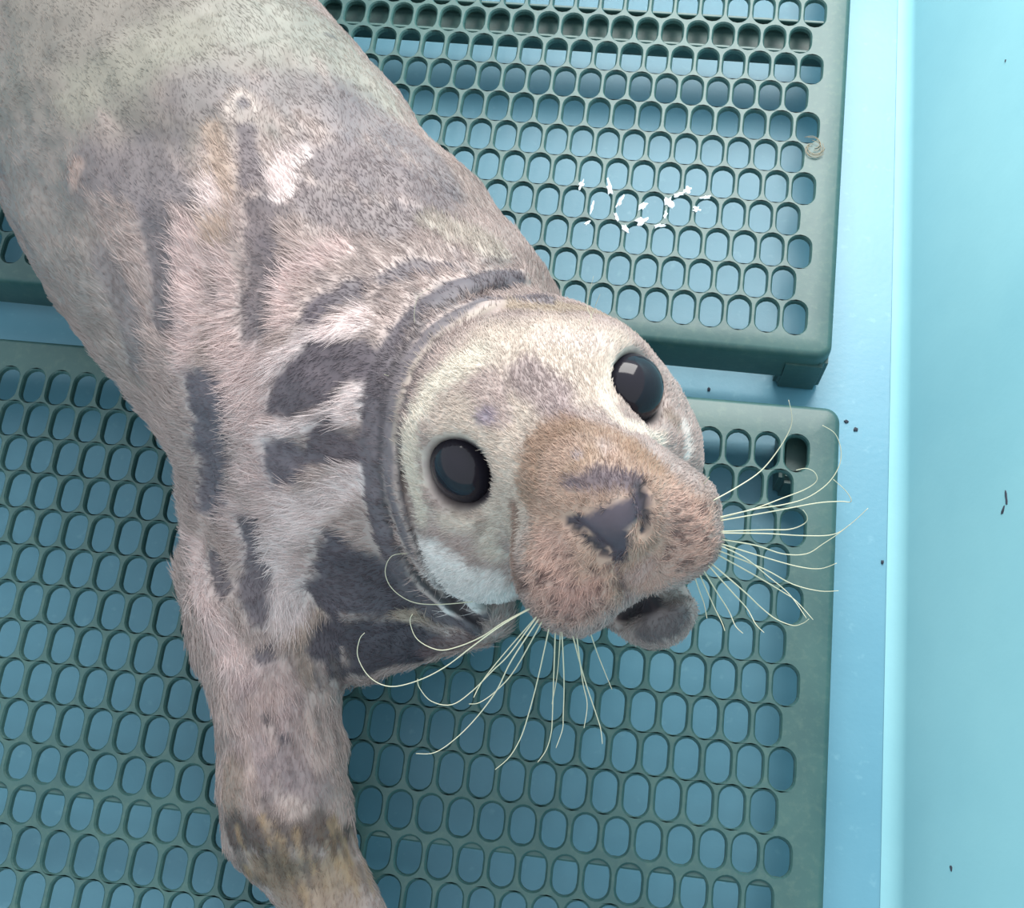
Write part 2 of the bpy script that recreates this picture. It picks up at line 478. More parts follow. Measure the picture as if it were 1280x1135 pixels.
# fine relief of the skin: shallow wrinkles and bumps, pushed along the normals
def vnoise(Pt, scale, seed=0):
    q = Pt * scale; i = np.floor(q).astype(np.int64); f = q - i; f = f * f * (3 - 2 * f)
    def h(a):
        n = (a[:, 0] * 374761393 + a[:, 1] * 668265263 + a[:, 2] * 2147483647 + seed * 1274126177) & 0xFFFFFFFF
        n = ((n ^ (n >> 13)) * 1274126177) & 0xFFFFFFFF
        return ((n ^ (n >> 16)) & 0xFFFF) / 65535.0
    out = 0
    for dx in (0, 1):
        for dy in (0, 1):
            for dz in (0, 1):
                w = (f[:, 0] if dx else 1 - f[:, 0]) * (f[:, 1] if dy else 1 - f[:, 1]) * (f[:, 2] if dz else 1 - f[:, 2])
                out = out + w * h(i + np.array([dx, dy, dz]))
    return out
def fbm(Pt, scale, seed=0, o=3):
    s, a, t = 0, 1.0, 0
    for k in range(o): s = s + a * vnoise(Pt, scale * 2 ** k, seed + k); t += a; a *= 0.5
    return s / t
def mesh_normals(v, q):
    n = np.cross(v[q[:, 2]] - v[q[:, 0]], v[q[:, 3]] - v[q[:, 1]])
    out = np.zeros_like(v)
    for k in range(4):
        for ax in range(3): out[:, ax] += np.bincount(q[:, k], n[:, ax], len(v))
    return out / (np.linalg.norm(out, axis=1)[:, None] + 1e-12)
nrm = mesh_normals(verts, quads)
head_near = np.exp(-(np.linalg.norm(verts - hd(0, 0.0, -0.03), axis=1) / 0.11) ** 4)
verts = verts + nrm * ((fbm(verts, 22, 3) - 0.5) * 0.012 * (1 - head_near) + (fbm(verts, 70, 9) - 0.5) * 0.0022)[:, None]
zc_ = Z_TOP + 0.0012                                             # the belly and the hand rest flat on the mats
low = verts[:, 2] < zc_ + 0.004
verts[low, 2] = zc_ + 0.004 * np.exp((verts[low, 2] - zc_ - 0.004) / 0.004)
nrm = mesh_normals(verts, quads)
bvh = BVHTree.FromPolygons(verts.tolist(), quads.tolist())
def on_skin(px, py):
    d = Vector(ray(px, py)).normalized()
    p, n, i, t = bvh.ray_cast(Vector(CAM), d)
    return (None, None) if p is None else (np.array(p), np.array(n))

# ---- coat: every marking is a stroke that lies on the skin at its own place in space
tone = np.empty((len(verts), 3)); tone[:] = srgb(180, 164, 158)
tl = W(100, -50, 0.14) - W(460, 490, 0.14); tl /= np.linalg.norm(tl)
st = verts - 0.62 * (verts @ tl)[:, None] * tl                   # the grain of the coat runs along the body
f1, f2, f3 = fbm(st, 30, 21), fbm(st, 80, 31), fbm(st, 230, 41)
tone = tone * (0.62 + 0.50 * f2 + 0.26 * f3)[:, None]
def stroke(c, pts, soft=0.35, alpha=1.0, ragged=0.65):
    global tone
    ps = []
    for (x, y, r) in pts:
        p, n = on_skin(x, y)
        if p is None: continue
        ps.append((p, r * ((p - CAM) @ VIEW) / F_PX))
    if not ps: return
    if len(ps) == 1: ps = ps * 2
    rm = max(r for _, r in ps)
    P0 = np.array([p for p, _ in ps]); lo, hi = P0.min(0) - 2 * rm, P0.max(0) + 2 * rm
    idx = np.nonzero(((verts > lo) & (verts < hi)).all(1))[0]
    if len(idx) == 0: return
    q = verts[idx]; d = np.full(len(q), 9.0)
    for (a, ra), (b, rb) in zip(ps[:-1], ps[1:]):
        ab = b - a; t = np.clip(((q - a) @ ab) / max(ab @ ab, 1e-12), 0, 1)
        d = np.minimum(d, np.linalg.norm(q - a - t[:, None] * ab, axis=1) / (ra + t * (rb - ra)))
    d = d + ragged * ((f1[idx] - 0.5) * 1.0 + (f2[idx] - 0.5) * 1.6 + (f3[idx] - 0.5) * 1.1)
    w = np.clip((1.0 + soft - d) / (2 * soft), 0, 1); w = w * w * (3 - 2 * w) * alpha
    c = np.asarray(c)
    tone[idx] = tone[idx] * (1 - w[:, None]) + c * w[:, None]
def patch(c, poly, edge=9.0, alpha=1.0, ragged=1.0):
    """A marking with a polygonal outline, laid flat on the skin; edge = softness in photo pixels."""
    global tone
    P3 = [on_skin(x, y)[0] for x, y in poly]; P3 = np.array([p for p in P3 if p is not None])
    if len(P3) < 3: return
    c0 = P3.mean(0); ax = np.linalg.svd(P3 - c0)[2]
    px_m = ((c0 - CAM) @ VIEW) / F_PX
    idx = np.nonzero((np.abs(verts - c0) < np.abs(P3 - c0).max() * 1.3 + 0.02).all(1))[0]
    q = (verts[idx] - c0) @ ax.T; pl = (P3 - c0) @ ax.T
    near = np.abs(q[:, 2]) < 0.035 + np.abs(pl[:, 2]).max(); idx, q = idx[near], q[near]
    d = np.full(len(q), 9.0); ins = np.zeros(len(q), bool)
    for i in range(len(pl)):
        a, b = pl[i, :2], pl[(i + 1) % len(pl), :2]; ab = b - a
        t = np.clip(((q[:, :2] - a) @ ab) / max(ab @ ab, 1e-12), 0, 1)
        d = np.minimum(d, np.linalg.norm(q[:, :2] - a - t[:, None] * ab, axis=1))
        cr = (a[1] > q[:, 1]) != (b[1] > q[:, 1])
        ins ^= cr & (q[:, 0] < (b[0] - a[0]) * (q[:, 1] - a[1]) / (b[1] - a[1] + 1e-15) + a[0])
    sd = np.where(ins, -d, d) / (edge * px_m) - 0.5 + ragged * ((f2[idx] - 0.5) * 2.2 + (f3[idx] - 0.5) * 2.0)
    w = np.clip(0.5 - sd * 0.5, 0, 1); w = (w * w * (3 - 2 * w) * alpha)[:, None]
    tone[idx] = tone[idx] * (1 - w) + np.asarray(c) * w
S = srgb
OLIVE, GREY, DARK, DEEP = S(140, 136, 127), S(122, 115, 119), S(100, 91, 98), S(78, 70, 78)
PINK, PALE, TAN, WHITE = S(224, 203, 198), S(244, 229, 225), S(194, 172, 156), S(226, 222, 216)
# back
for _ in range(150):                                          # mottling along the back and flank
    x, y = -20 + 620 * rng.random(), -10 + 560 * rng.random(); L = 10 + 40 * rng.random()
    stroke((S(112, 104, 108), S(206, 186, 178), S(136, 126, 124))[int(rng.random() * 3)], [(x, y, 4 + 7 * rng.random()), (x + 0.5 * L, y + 0.8 * L, 4 + 5 * rng.random())], 0.7, 0.55, 0.9)
stroke(OLIVE, [(60, 20, 150), (200, 60, 150), (330, 20, 120)], 0.6, 0.8)
stroke(S(164, 161, 148), [(110, 110, 40), (180, 75, 45), (250, 40, 40)], 0.6, 0.8)  # pale haze over the upper back, painted into the coat
stroke(S(170, 169, 158), [(340, 30, 60), (420, 60, 50), (470, 110, 40)], 0.6, 0.8)  # same painted haze, towards the right of the back
stroke(S(160, 152, 146), [(40, 230, 60), (90, 330, 60), (150, 440, 50)], 0.6, 0.7)
stroke(GREY, [(120, 210, 40), (180, 215, 48), (225, 245, 26)], 0.5, 0.8)
stroke(GREY, [(230, 120, 40), (330, 110, 30), (420, 130, 50)], 0.6, 0.6)
stroke(DARK, [(415, 195, 45), (480, 215, 50), (545, 245, 38)], 0.5, 0.75)
stroke(GREY, [(450, 150, 45), (510, 180, 35), (560, 230, 30)], 0.5, 0.7)
stroke(DARK, [(395, 250, 30), (450, 275, 32), (520, 275, 25)], 0.5, 0.7)
stroke(GREY, [(192, 270, 24), (203, 330, 22), (208, 395, 24)], 0.4, 0.9)
stroke(DARK, [(308, 165, 14), (313, 225, 16)], 0.4, 0.85)
stroke(DARK, [(325, 265, 18), (330, 320, 26), (325, 375, 26), (322, 420, 22)], 0.4, 0.75)
stroke(GREY, [(130, 330, 22), (165, 400, 25), (170, 450, 20)], 0.5, 0.6)
stroke(TAN, [(266, 165, 12), (274, 215, 20), (270, 290, 18)], 0.4, 0.9)
stroke(PALE, [(262, 235, 15), (268, 262, 15)], 0.4, 0.9)
stroke(PALE, [(380, 190, 12), (356, 205, 14), (352, 238, 14)], 0.35, 1.0)
stroke(PINK, [(232, 285, 16), (236, 340, 20), (242, 395, 22), (230, 450, 20)], 0.45, 0.9)
stroke(PINK, [(275, 320, 12), (285, 350, 12), (280, 400, 14), (290, 450, 18), (300, 520, 22)], 0.45, 0.8)
stroke(PINK, [(430, 310, 14), (390, 330, 18), (362, 350, 20), (355, 400, 18)], 0.45, 0.9)
stroke(S(186, 176, 164), [(540, 280, 18), (580, 296, 22), (630, 320, 18)], 0.4, 0.85)
stroke(S(200, 176, 166), [(95, 210, 10), (92, 230, 8)], 0.5, 0.8)
stroke(S(214, 200, 192), [(286, 140, 8), (289, 124, 6), (301, 113, 5), (315, 122, 4), (320, 138, 4)], 0.4, 0.95, 0.4)
stroke(GREY, [(305, 130, 8)], 0.3, 1.0, 0.2)
stroke(S(110, 112, 110), [(410, 44, 5), (420, 48, 4)], 0.4, 0.9, 0.2)
stroke(S(206, 202, 198), [(492, 116, 5), (520, 146, 7), (540, 170, 5)], 0.5, 0.9)  # wet highlight along the back's right edge, painted as pale coat
# neck, shoulder and chest
stroke(PINK, [(330, 470, 40), (320, 560, 40), (350, 640, 40), (360, 720, 44), (300, 640, 30)], 0.45, 0.85)
stroke(PALE, [(455, 395, 16), (420, 415, 18), (385, 425, 16), (345, 455, 14)], 0.4, 0.9)
stroke(PALE, [(455, 495, 22), (420, 520, 14), (365, 535, 14), (335, 550, 12)], 0.4, 0.9)
stroke(PALE, [(450, 590, 26), (420, 620, 24), (380, 640, 26), (350, 690, 26), (360, 760, 26)], 0.45, 0.85)
stroke(PINK, [(250, 690, 20), (250, 740, 18), (275, 800, 22), (300, 840, 22)], 0.4, 0.9)
stroke(S(184, 172, 158), [(200, 560, 22), (222, 620, 16)], 0.5, 0.7)
patch(DARK, [(372, 402), (380, 384), (405, 366), (440, 354), (462, 352), (452, 368), (425, 386), (392, 408)], 7)
stroke(DARK, [(480, 350, 12), (525, 336, 15), (565, 334, 10)], 0.4, 0.9)
stroke(S(120, 110, 108), [(610, 328, 8), (650, 330, 9)], 0.5, 0.8)
patch(DARK, [(337, 514), (342, 484), (364, 456), (388, 432), (425, 426), (452, 428), (472, 452), (462, 472), (420, 474), (413, 498), (368, 520)], 7)
patch(DARK, [(386, 536), (408, 522), (424, 540), (456, 560), (470, 580), (420, 580), (382, 574)], 7)
patch(S(112, 104, 112), [(334, 556), (366, 552), (384, 570), (372, 600), (344, 608), (332, 586)], 8)
patch(S(114, 106, 114), [(236, 470), (258, 466), (276, 486), (284, 540), (284, 600), (270, 644), (252, 640), (252, 590), (246, 530)], 8)
patch(S(114, 104, 110), [(302, 648), (322, 646), (326, 690), (334, 740), (330, 776), (310, 782), (300, 740), (310, 700)], 7)
stroke(DARK, [(268, 697, 10), (281, 735, 11)], 0.3, 0.9)
patch(S(94, 86, 94), [(396, 700), (408, 668), (420, 656), (436, 672), (446, 694), (480, 706), (520, 748), (560, 776), (500, 768), (430, 764), (398, 762), (388, 734)], 8)
stroke(DEEP, [(440, 715, 30), (490, 735, 26), (530, 760, 16)], 0.3, 0.95)
stroke(TAN, [(400, 770, 14), (380, 800, 16), (385, 845, 12)], 0.4, 0.8)
patch(DEEP, [(386, 812), (394, 786), (416, 768), (470, 774), (520, 780), (548, 800), (530, 826), (490, 846), (440, 858), (404, 850)], 8)
stroke(S(120, 98, 100), [(545, 812, 18), (590, 800, 14)], 0.4, 0.8)
stroke(S(196, 178, 160), [(500, 768, 8), (540, 772, 10), (590, 786, 10)], 0.4, 0.9)
stroke(S(150, 124, 122), [(430, 852, 8), (490, 853, 8), (550, 835, 8)], 0.4, 0.7)
# forearm and hand
stroke(S(164, 146, 146), [(330, 870, 40), (345, 950, 46)], 0.5, 0.8)
for _ in range(46):                                           # streaks down the forearm and the hand
    x, y = 285 + 150 * rng.random(), 800 + 330 * rng.random(); L = 14 + 26 * rng.random()
    stroke((S(118, 102, 100), S(200, 178, 168), S(94, 82, 80), S(182, 154, 116))[int(rng.random() * (3 if y < 1060 else 4))], [(x, y, 3 + 4 * rng.random()), (x + 0.25 * L, y + L, 3)], 0.6, 0.5)
stroke(DARK, [(330, 815, 12), (338, 832, 8)], 0.3, 0.9)
stroke(S(186, 166, 160), [(345, 850, 20), (320, 900, 18)], 0.4, 0.6)
stroke(DEEP, [(333, 897, 7)], 0.4, 0.8, 0.3)
stroke(DEEP, [(356, 922, 6)], 0.4, 0.9, 0.2)
stroke(S(150, 132, 118), [(290, 960, 18), (288, 1010, 16)], 0.5, 0.7)
stroke(S(120, 108, 112), [(352, 965, 26), (400, 985, 20)], 0.5, 0.5)
stroke(S(88, 76, 72), [(296, 1040, 20), (345, 1042, 18), (400, 1036, 20), (430, 1040, 14)], 0.5, 0.95, 1.1)
stroke(S(134, 112, 90), [(330, 1085, 22), (380, 1100, 26), (425, 1095, 24)], 0.4, 0.85)
stroke(S(150, 130, 114), [(360, 1130, 20), (440, 1130, 18)], 0.4, 0.7)
stroke(S(104, 90, 82), [(380, 1075, 7), (385, 1120, 7)], 0.4, 0.8); stroke(S(104, 90, 82), [(300, 1075, 10), (318, 1100, 8)], 0.4, 0.7)
stroke(S(178, 152, 116), [(420, 1075, 8), (412, 1105, 7)], 0.6, 0.5)
for _ in range(60):
    x, y = 295 + 160 * rng.random(), 1015 + 100 * rng.random(); L = 16 + 24 * rng.random()
    stroke((S(80, 68, 62), S(176, 156, 136), S(104, 86, 72), S(166, 140, 108))[int(rng.random() * 4)], [(x, y, 2.5 + 3 * rng.random()), (x + 0.3 * L, y + L, 2.5)], 0.6, 0.65)
# face
stroke(S(216, 202, 188), [(620, 440, 60), (700, 430, 60), (600, 560, 70), (640, 640, 60), (770, 440, 40)], 0.5, 1.0, 0.3)
stroke(S(238, 230, 214), [(590, 450, 26), (545, 480, 22), (518, 530, 20), (515, 590, 18), (530, 640, 18)], 0.5, 0.95)
stroke(S(176, 160, 140), [(640, 385, 20), (700, 385, 20), (760, 398, 18), (805, 430, 14)], 0.5, 0.8)
stroke(S(230, 216, 206), [(690, 420, 22), (740, 430, 22), (775, 450, 14)], 0.5, 0.8)
stroke(S(186, 158, 140), [(690, 560, 40), (720, 620, 60), (690, 700, 50), (760, 700, 60), (850, 660, 55), (790, 590, 45)], 0.3, 0.95, 0.4)
stroke(S(150, 132, 134), [(655, 470, 24), (690, 495, 26), (705, 520, 20)], 0.5, 0.8)
stroke(S(176, 156, 156), [(605, 480, 22), (620, 520, 18)], 0.5, 0.6)
stroke(S(150, 140, 160), [(607, 523, 12)], 0.5, 0.7)
stroke(S(158, 130, 110), [(700, 535, 26), (670, 560, 22), (662, 610, 22)], 0.5, 0.85)
stroke(S(156, 128, 106), [(725, 535, 24), (775, 552, 20), (820, 585, 16)], 0.5, 0.85)
stroke(S(178, 152, 130), [(740, 565, 16), (715, 585, 16)], 0.5, 0.7)
stroke(S(150, 146, 160), [(722, 570, 7)], 0.5, 0.6, 0.3)
stroke(S(222, 212, 198), [(560, 650, 22), (605, 650, 26), (615, 690, 22)], 0.5, 0.9)
patch(S(246, 242, 238), [(520, 678), (548, 682), (590, 708), (632, 716), (640, 742), (600, 756), (565, 744), (532, 712)], 10)
stroke(S(158, 142, 132), [(555, 625, 8), (575, 640, 8), (605, 645, 9), (600, 665, 8)], 0.5, 0.7)
stroke(S(148, 118, 104), [(645, 640, 14), (642, 690, 14), (650, 730, 12)], 0.5, 0.85)
stroke(S(238, 228, 214), [(765, 455, 14), (757, 500, 10), (785, 535, 12), (825, 550, 14)], 0.4, 0.9)
stroke(S(240, 234, 228), [(856, 535, 10), (858, 562, 9)], 0.4, 0.9)
stroke(S(140, 126, 112), [(836, 520, 10), (848, 535, 7)], 0.5, 0.7)
stroke(S(204, 172, 158), [(690, 690, 34), (690, 750, 40), (740, 755, 26)], 0.4, 0.9, 0.3)
stroke(S(202, 170, 156), [(845, 640, 34), (870, 690, 36), (815, 720, 24)], 0.4, 0.9, 0.3)
stroke(S(176, 138, 128), [(715, 745, 26), (745, 730, 16)], 0.6, 0.6, 0.5)
stroke(S(184, 158, 152), [(795, 715, 14), (810, 700, 12)], 0.5, 0.6)
for _ in range(150):                                          # dark follicles on the whisker pads
    if rng.random() < 0.55: x, y = 650 + rng.random() * 130, 685 + rng.random() * 105
    else: x, y = 825 + rng.random() * 72, 630 + rng.random() * 90
    stroke(S(84, 60, 58), [(x, y, 2.6 + 2.4 * rng.random())], 0.5, 0.9, 0.3)
# collar folds
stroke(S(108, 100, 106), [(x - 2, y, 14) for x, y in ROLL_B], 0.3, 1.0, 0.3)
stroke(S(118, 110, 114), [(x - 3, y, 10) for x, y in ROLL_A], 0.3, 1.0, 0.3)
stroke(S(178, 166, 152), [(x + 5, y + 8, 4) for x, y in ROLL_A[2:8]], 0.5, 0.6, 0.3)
stroke(S(70, 64, 70), [((a[0] + b[0]) / 2, (a[1] + b[1]) / 2, 4.6) for a, b in zip(ROLL_A[1:], ROLL_B[1:])], 0.4, 0.9, 0.15)  # shade in the groove between the folds, painted into the coat
stroke(S(60, 54, 60), [(x + 13, y + 10, 4) for x, y in ROLL_A[4:-1]], 0.5, 0.8, 0.2)  # painted crease shade where the inner fold meets the head
# nose leather
stroke(S(96, 88, 100), [(712, 605, 12), (750, 602, 18), (795, 605, 12)], 0.5, 0.85)
stroke(S(76, 68, 78), [(716, 650, 7), (745, 655, 18), (780, 645, 20), (802, 625, 11)], 0.25, 1.0, 0.25)
stroke(S(70, 62, 72), [(752, 675, 14), (775, 672, 16), (775, 694, 10)], 0.25, 1.0, 0.2)
stroke(S(44, 39, 46), [(713, 652, 4), (735, 672, 5), (757, 690, 5)], 0.4, 1.0, 0.1)
stroke(S(44, 39, 46), [(800, 610, 4), (807, 640, 5), (803, 664, 5)], 0.4, 1.0, 0.1)
stroke(S(120, 98, 100), [(771, 705, 3), (778, 725, 2.5), (787, 745, 2.5)], 0.5, 0.8, 0.1)
# jaw and mouth
stroke(S(98, 91, 93), [(770, 800, 16), (810, 790, 20), (850, 775, 18)], 0.4, 0.95)
stroke(S(46, 40, 46), [(757, 787, 5), (780, 768, 10), (815, 752, 13), (858, 735, 11)], 0.3, 1.0, 0.15)
# dark rims of the eyes
for s in (-1, 1):
    c = hd(s * 0.0535, 0.004, -0.002); d = np.linalg.norm((verts - c), axis=1)
    w = np.clip((0.0215 - d) / 0.003, 0, 1)[:, None]; tone = tone * (1 - w) + S(60, 54, 60) * w
tone *= (0.72 + 0.28 * fbm(st, 420, 77, 2) + 0.28 * fbm(st, 150, 78, 2))[:, None]
headish = np.clip((0.125 - np.linalg.norm(verts - hd(0, 0.0, -0.03), axis=1)) / 0.03, 0, 1)
tone *= (1 + 0.20 * headish)[:, None]      # the face is the palest part of the coat
neckish = np.clip((0.21 - np.linalg.norm(verts - W(360, 600, 0.2), axis=1)) / 0.06, 0, 1) * np.clip((tone.mean(1) - 0.22) / 0.12, 0, 1) * (1 - headish)
tone *= 1 + neckish[:, None] * np.array([0.30, 0.30, 0.31])    # pinkish, paler hair of neck and shoulder
tone *= (1 - 0.16 * np.clip(((verts - W(330, 330, 0.14)) @ tl) / 0.06, 0, 1) * (1 - headish))[:, None]    # the back is a shade darker than neck and face
lumi = tone @ np.array([0.3, 0.55, 0.15]); tone *= (0.58 * lumi ** -0.10)[:, None]

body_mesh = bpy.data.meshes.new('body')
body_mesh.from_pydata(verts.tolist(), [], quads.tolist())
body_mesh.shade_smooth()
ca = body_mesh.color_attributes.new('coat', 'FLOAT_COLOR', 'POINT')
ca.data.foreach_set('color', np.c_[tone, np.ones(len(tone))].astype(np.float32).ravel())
seal = empty('seal', W(300, 300, 0.06))
tag(seal, 'spotted grey and pink young seal lying on the mats and looking up', 'seal')
body = bpy.data.objects.new('body', body_mesh); col.objects.link(body); body.parent = seal
body.matrix_parent_inverse = Matrix.Translation(-seal.location)
def coat_material(name, rough):
    g = Nodes(name); a = g.n('ShaderNodeAttribute'); a.attribute_name = 'coat'
    g.l(a.outputs['Color'], g.b.inputs['Base Color']); g.set(Roughness=rough)
    return g.m
M_COAT = coat_material('fur_coat', 0.55)
body_mesh.materials.append(M_COAT)

# ---- short fur: a child of the seal, combed from the nose towards the tail and down the arm
tri = np.concatenate([quads[:, [0, 1, 2]], quads[:, [0, 2, 3]]])
ta = np.linalg.norm(np.cross(verts[tri[:, 1]] - verts[tri[:, 0]], verts[tri[:, 2]] - verts[tri[:, 0]]), axis=1)
cen = verts[tri].mean(1)
dens = ta * np.where((cen[:, 2] > 0.055) & (cen[:, 1] < 0.42), 1.0, 0.0)
near_head = np.linalg.norm(cen - hd(0, 0.0, -0.03), axis=1) < 0.12
dens = dens * np.where(near_head, 2.6, 1.0)
lum = tone[tri].mean((1, 2))
NH = 280000
pick = rng.choice(len(tri), NH, p=dens / dens.sum())
u, v = rng.random(NH), rng.random(NH); fl = u + v > 1; u[fl], v[fl] = 1 - u[fl], 1 - v[fl]
w0 = 1 - u - v
root = verts[tri[pick, 0]] * w0[:, None] + verts[tri[pick, 1]] * u[:, None] + verts[tri[pick, 2]] * v[:, None]
rn = nrm[tri[pick, 0]] * w0[:, None] + nrm[tri[pick, 1]] * u[:, None] + nrm[tri[pick, 2]] * v[:, None]
rn /= np.linalg.norm(rn, axis=1)[:, None]
rc = tone[tri[pick, 0]] * w0[:, None] + tone[tri[pick, 1]] * u[:, None] + tone[tri[pick, 2]] * v[:, None]
def unit(a): return a / (np.linalg.norm(a, axis=-1)[..., None] + 1e-12)
nose = hd(0, 0.075, -0.035)
tail = unit(W(100, -50, 0.14) - W(460, 490, 0.14)); arm_dir = unit(W(400, 1120, 0.07) - W(330, 760, 0.1))
dh = np.linalg.norm(root - hd(0, -0.01, -0.03), axis=1)
wh = np.clip((0.135 - dh) / 0.05, 0, 1)[:, None]
pa_, pb_ = W(322, 690, 0.1), W(380, 1100, 0.075)
ta_ = np.clip(((root - pa_) @ (pb_ - pa_)) / ((pb_ - pa_) @ (pb_ - pa_)), 0, 1)
da = np.linalg.norm(root - pa_ - ta_[:, None] * (pb_ - pa_), axis=1)
wa = (np.clip((0.09 - da) / 0.04, 0, 1) * np.clip(ta_ * 4, 0, 1))[:, None]
side = unit(W(150, 640, 0.12) - W(460, 560, 0.12))            # ruffled sideways behind the neck
dn = np.linalg.norm(root - W(400, 560, 0.2), axis=1); wn = np.clip((0.13 - dn) / 0.06, 0, 1)[:, None] * (1 - wh)
flow = tail * (1 - wn) + side * wn * 1.2
flow = flow * (1 - wa) + arm_dir * wa
flow = flow * (1 - wh) + unit(root - nose) * wh
jit = np.stack([fbm(root, 40, 90 + k, 2) - 0.5 for k in range(3)], 1) * 1.3 + rng.normal(0, 0.22, (NH, 3))
flow = flow + jit
flow = unit(flow - rn * (flow * rn).sum(1)[:, None])
rl = np.clip((rc @ np.array([0.3, 0.55, 0.15]) - 0.17) / 0.18, 0, 1); near_neck = np.clip((0.26 - np.linalg.norm(root - W(400, 600, 0.2), axis=1)) / 0.10, 0, 1)
length = ((0.0070 + near_neck * (0.0032 * rl)) * (0.55 + 0.45 * rl) * (1 - wh[:, 0]) + 0.0036 * wh[:, 0]) * (0.6 + 0.8 * rng.random(NH))
skip = np.zeros(NH, bool)
for s in (-1, 1): skip |= np.linalg.norm(root - hd(s * 0.050, 0.0, -0.002), axis=1) < 0.0225
for pts, r in ((((716, 650), (802, 625), (757, 690), (804, 660)), 0.0042), (((745, 655), (780, 645), (765, 672)), 0.0075), (((757, 787), (780, 772), (815, 760), (855, 742)), 0.005)):
    for (x, y) in pts:
        p, n = on_skin(x, y)
        if p is not None: skip |= np.linalg.norm(root - p, axis=1) < r
for pth in (pa, pb):                                          # the collar folds are nearly bare
    for i in range(2, len(pth) - 1):
        for t in (0.0, 0.5):
            skip |= (np.linalg.norm(root - (pth[i] * (1 - t) + pth[min(i + 1, len(pth) - 1)] * t), axis=1) < 0.0105) & (rng.random(NH) < 0.8)
keep = ~skip
root, rn, rc, flow, length = root[keep], rn[keep], rc[keep], flow[keep], length[keep]
n = len(root); lift = (0.12 + 0.20 * rng.random(n)) * (0.9 + 0.7 * near_neck[keep]) * (1 + 0.3 * wh[keep, 0])
K = 4; tt = np.linspace(0, 1, K)
pos = root[:, None, :] - rn[:, None, :] * 0.0003 + length[:, None, None] * (flow[:, None, :] * tt[None, :, None] + rn[:, None, :] * (lift[:, None] * (tt - 0.35 * tt ** 2))[:, :, None])
hc = bpy.data.hair_curves.new('fur'); hc.add_curves([K] * n)
hc.attributes['position'].data.foreach_set('vector', pos.astype(np.float32).ravel())
ra = hc.attributes.get('radius') or hc.attributes.new('radius', 'FLOAT', 'POINT')
ra.data.foreach_set('value', np.tile(np.array([0.00017, 0.00016, 0.00012, 0.00004], np.float32), n))
cc = hc.attributes.new('coat', 'FLOAT_COLOR', 'POINT')
hcol = rc * (0.84 + 0.40 * rng.random(n))[:, None] * np.array([1.01, 0.985, 0.99])
cc.data.foreach_set('color', np.c_[np.repeat(hcol, K, 0), np.ones(n * K)].astype(np.float32).ravel())
hc.materials.append(coat_material('fur_hair', 0.5))
fur = bpy.data.objects.new('fur', hc); col.objects.link(fur); fur.parent = seal
fur.matrix_parent_inverse = Matrix.Translation(-seal.location); fur['kind'] = 'stuff'

g = Nodes('eye_black'); g.base(srgb(30, 28, 36)); g.set(Roughness=0.10, IOR=1.36); M_EYE = g.m

def uv_ball(name, c, axes, r, mat, parent, nu=28, nv=18):
    vs, fs = [], []
    for j in range(nv + 1):
        t = math.pi * j / nv
        for i in range(nu):
            a = 2 * math.pi * i / nu
            l = (r[0] * math.sin(t) * math.cos(a), r[1] * math.sin(t) * math.sin(a), r[2] * math.cos(t))
            vs.append(c + axes[0] * l[0] + axes[1] * l[1] + axes[2] * l[2])
    for j in range(nv):
        for i in range(nu):
            k = (i + 1) % nu
            fs.append((j * nu + i, j * nu + k, (j + 1) * nu + k, (j + 1) * nu + i))
    o = link_mesh(name, vs, fs, mat)
    bm = bmesh.new(); bm.from_mesh(o.data); bmesh.ops.remove_doubles(bm, verts=bm.verts, dist=1e-6); bmesh.ops.recalc_face_normals(bm, faces=bm.faces)
    bm.to_mesh(o.data); bm.free(); o.data.shade_smooth()
    o.parent = parent; o.matrix_parent_inverse = Matrix.Translation(-parent.location)
    return o
for s in (-1, 1):
    uv_ball('eye', hd(s * 0.0475, -0.010 if s < 0 else -0.008, -0.002), HEAD, (0.0180 if s < 0 else 0.0220, 0.0200, 0.0205), M_EYE, seal)

# ------------------------------------------------------------------ whiskers
g = Nodes('whisker_horn'); g.base(srgb(196, 194, 168)); g.set(Roughness=0.35); M_WHISK = g.m
def tube(name, pts, r0, r1, mat, parent=None, sides=6, per=5):
    pts = np.array(pts); n = len(pts)
    q = []
    for i in range(n - 1):                                    # Catmull-Rom
        p0, p1, p2, p3 = pts[max(i - 1, 0)], pts[i], pts[i + 1], pts[min(i + 2, n - 1)]
        for k in range(per):
            t = k / per
            q.append(0.5 * (2 * p1 + (p2 - p0) * t + (2 * p0 - 5 * p1 + 4 * p2 - p3) * t * t + (3 * p1 - p0 - 3 * p2 + p3) * t ** 3))
    q.append(pts[-1]); q = np.array(q); m = len(q)
    vs, fs = [], []; ref = np.array([0.31, 0.52, 0.79])
    for i in range(m):
        d = unit(q[min(i + 1, m - 1)] - q[max(i - 1, 0)]); a = unit(np.cross(d, ref)); b = np.cross(d, a)
        r = r0 + (r1 - r0) * i / (m - 1)
        for k in range(sides):
            an = 2 * math.pi * k / sides; vs.append(q[i] + (a * math.cos(an) + b * math.sin(an)) * r)
    for i in range(m - 1):
        for k in range(sides):
            j = (k + 1) % sides; fs.append((i * sides + k, i * sides + j, (i + 1) * sides + j, (i + 1) * sides + k))
    fs.append(tuple(range(sides - 1, -1, -1))); fs.append(tuple((m - 1) * sides + k for k in range(sides)))
    o = link_mesh(name, vs, fs, mat)
    if parent: o.parent = parent; o.matrix_parent_inverse = Matrix.Translation(-parent.location)
    return o
za = lambda L: [(860 + x / 4.731, 500 + y / 4.731) for x, y in L]
zb = lambda L: [(860 + x / 4.731, 740 + y / 4.731) for x, y in L]
zc = lambda L: [(180 + x / 2.339, 650 + y / 2.339) for x, y in L]
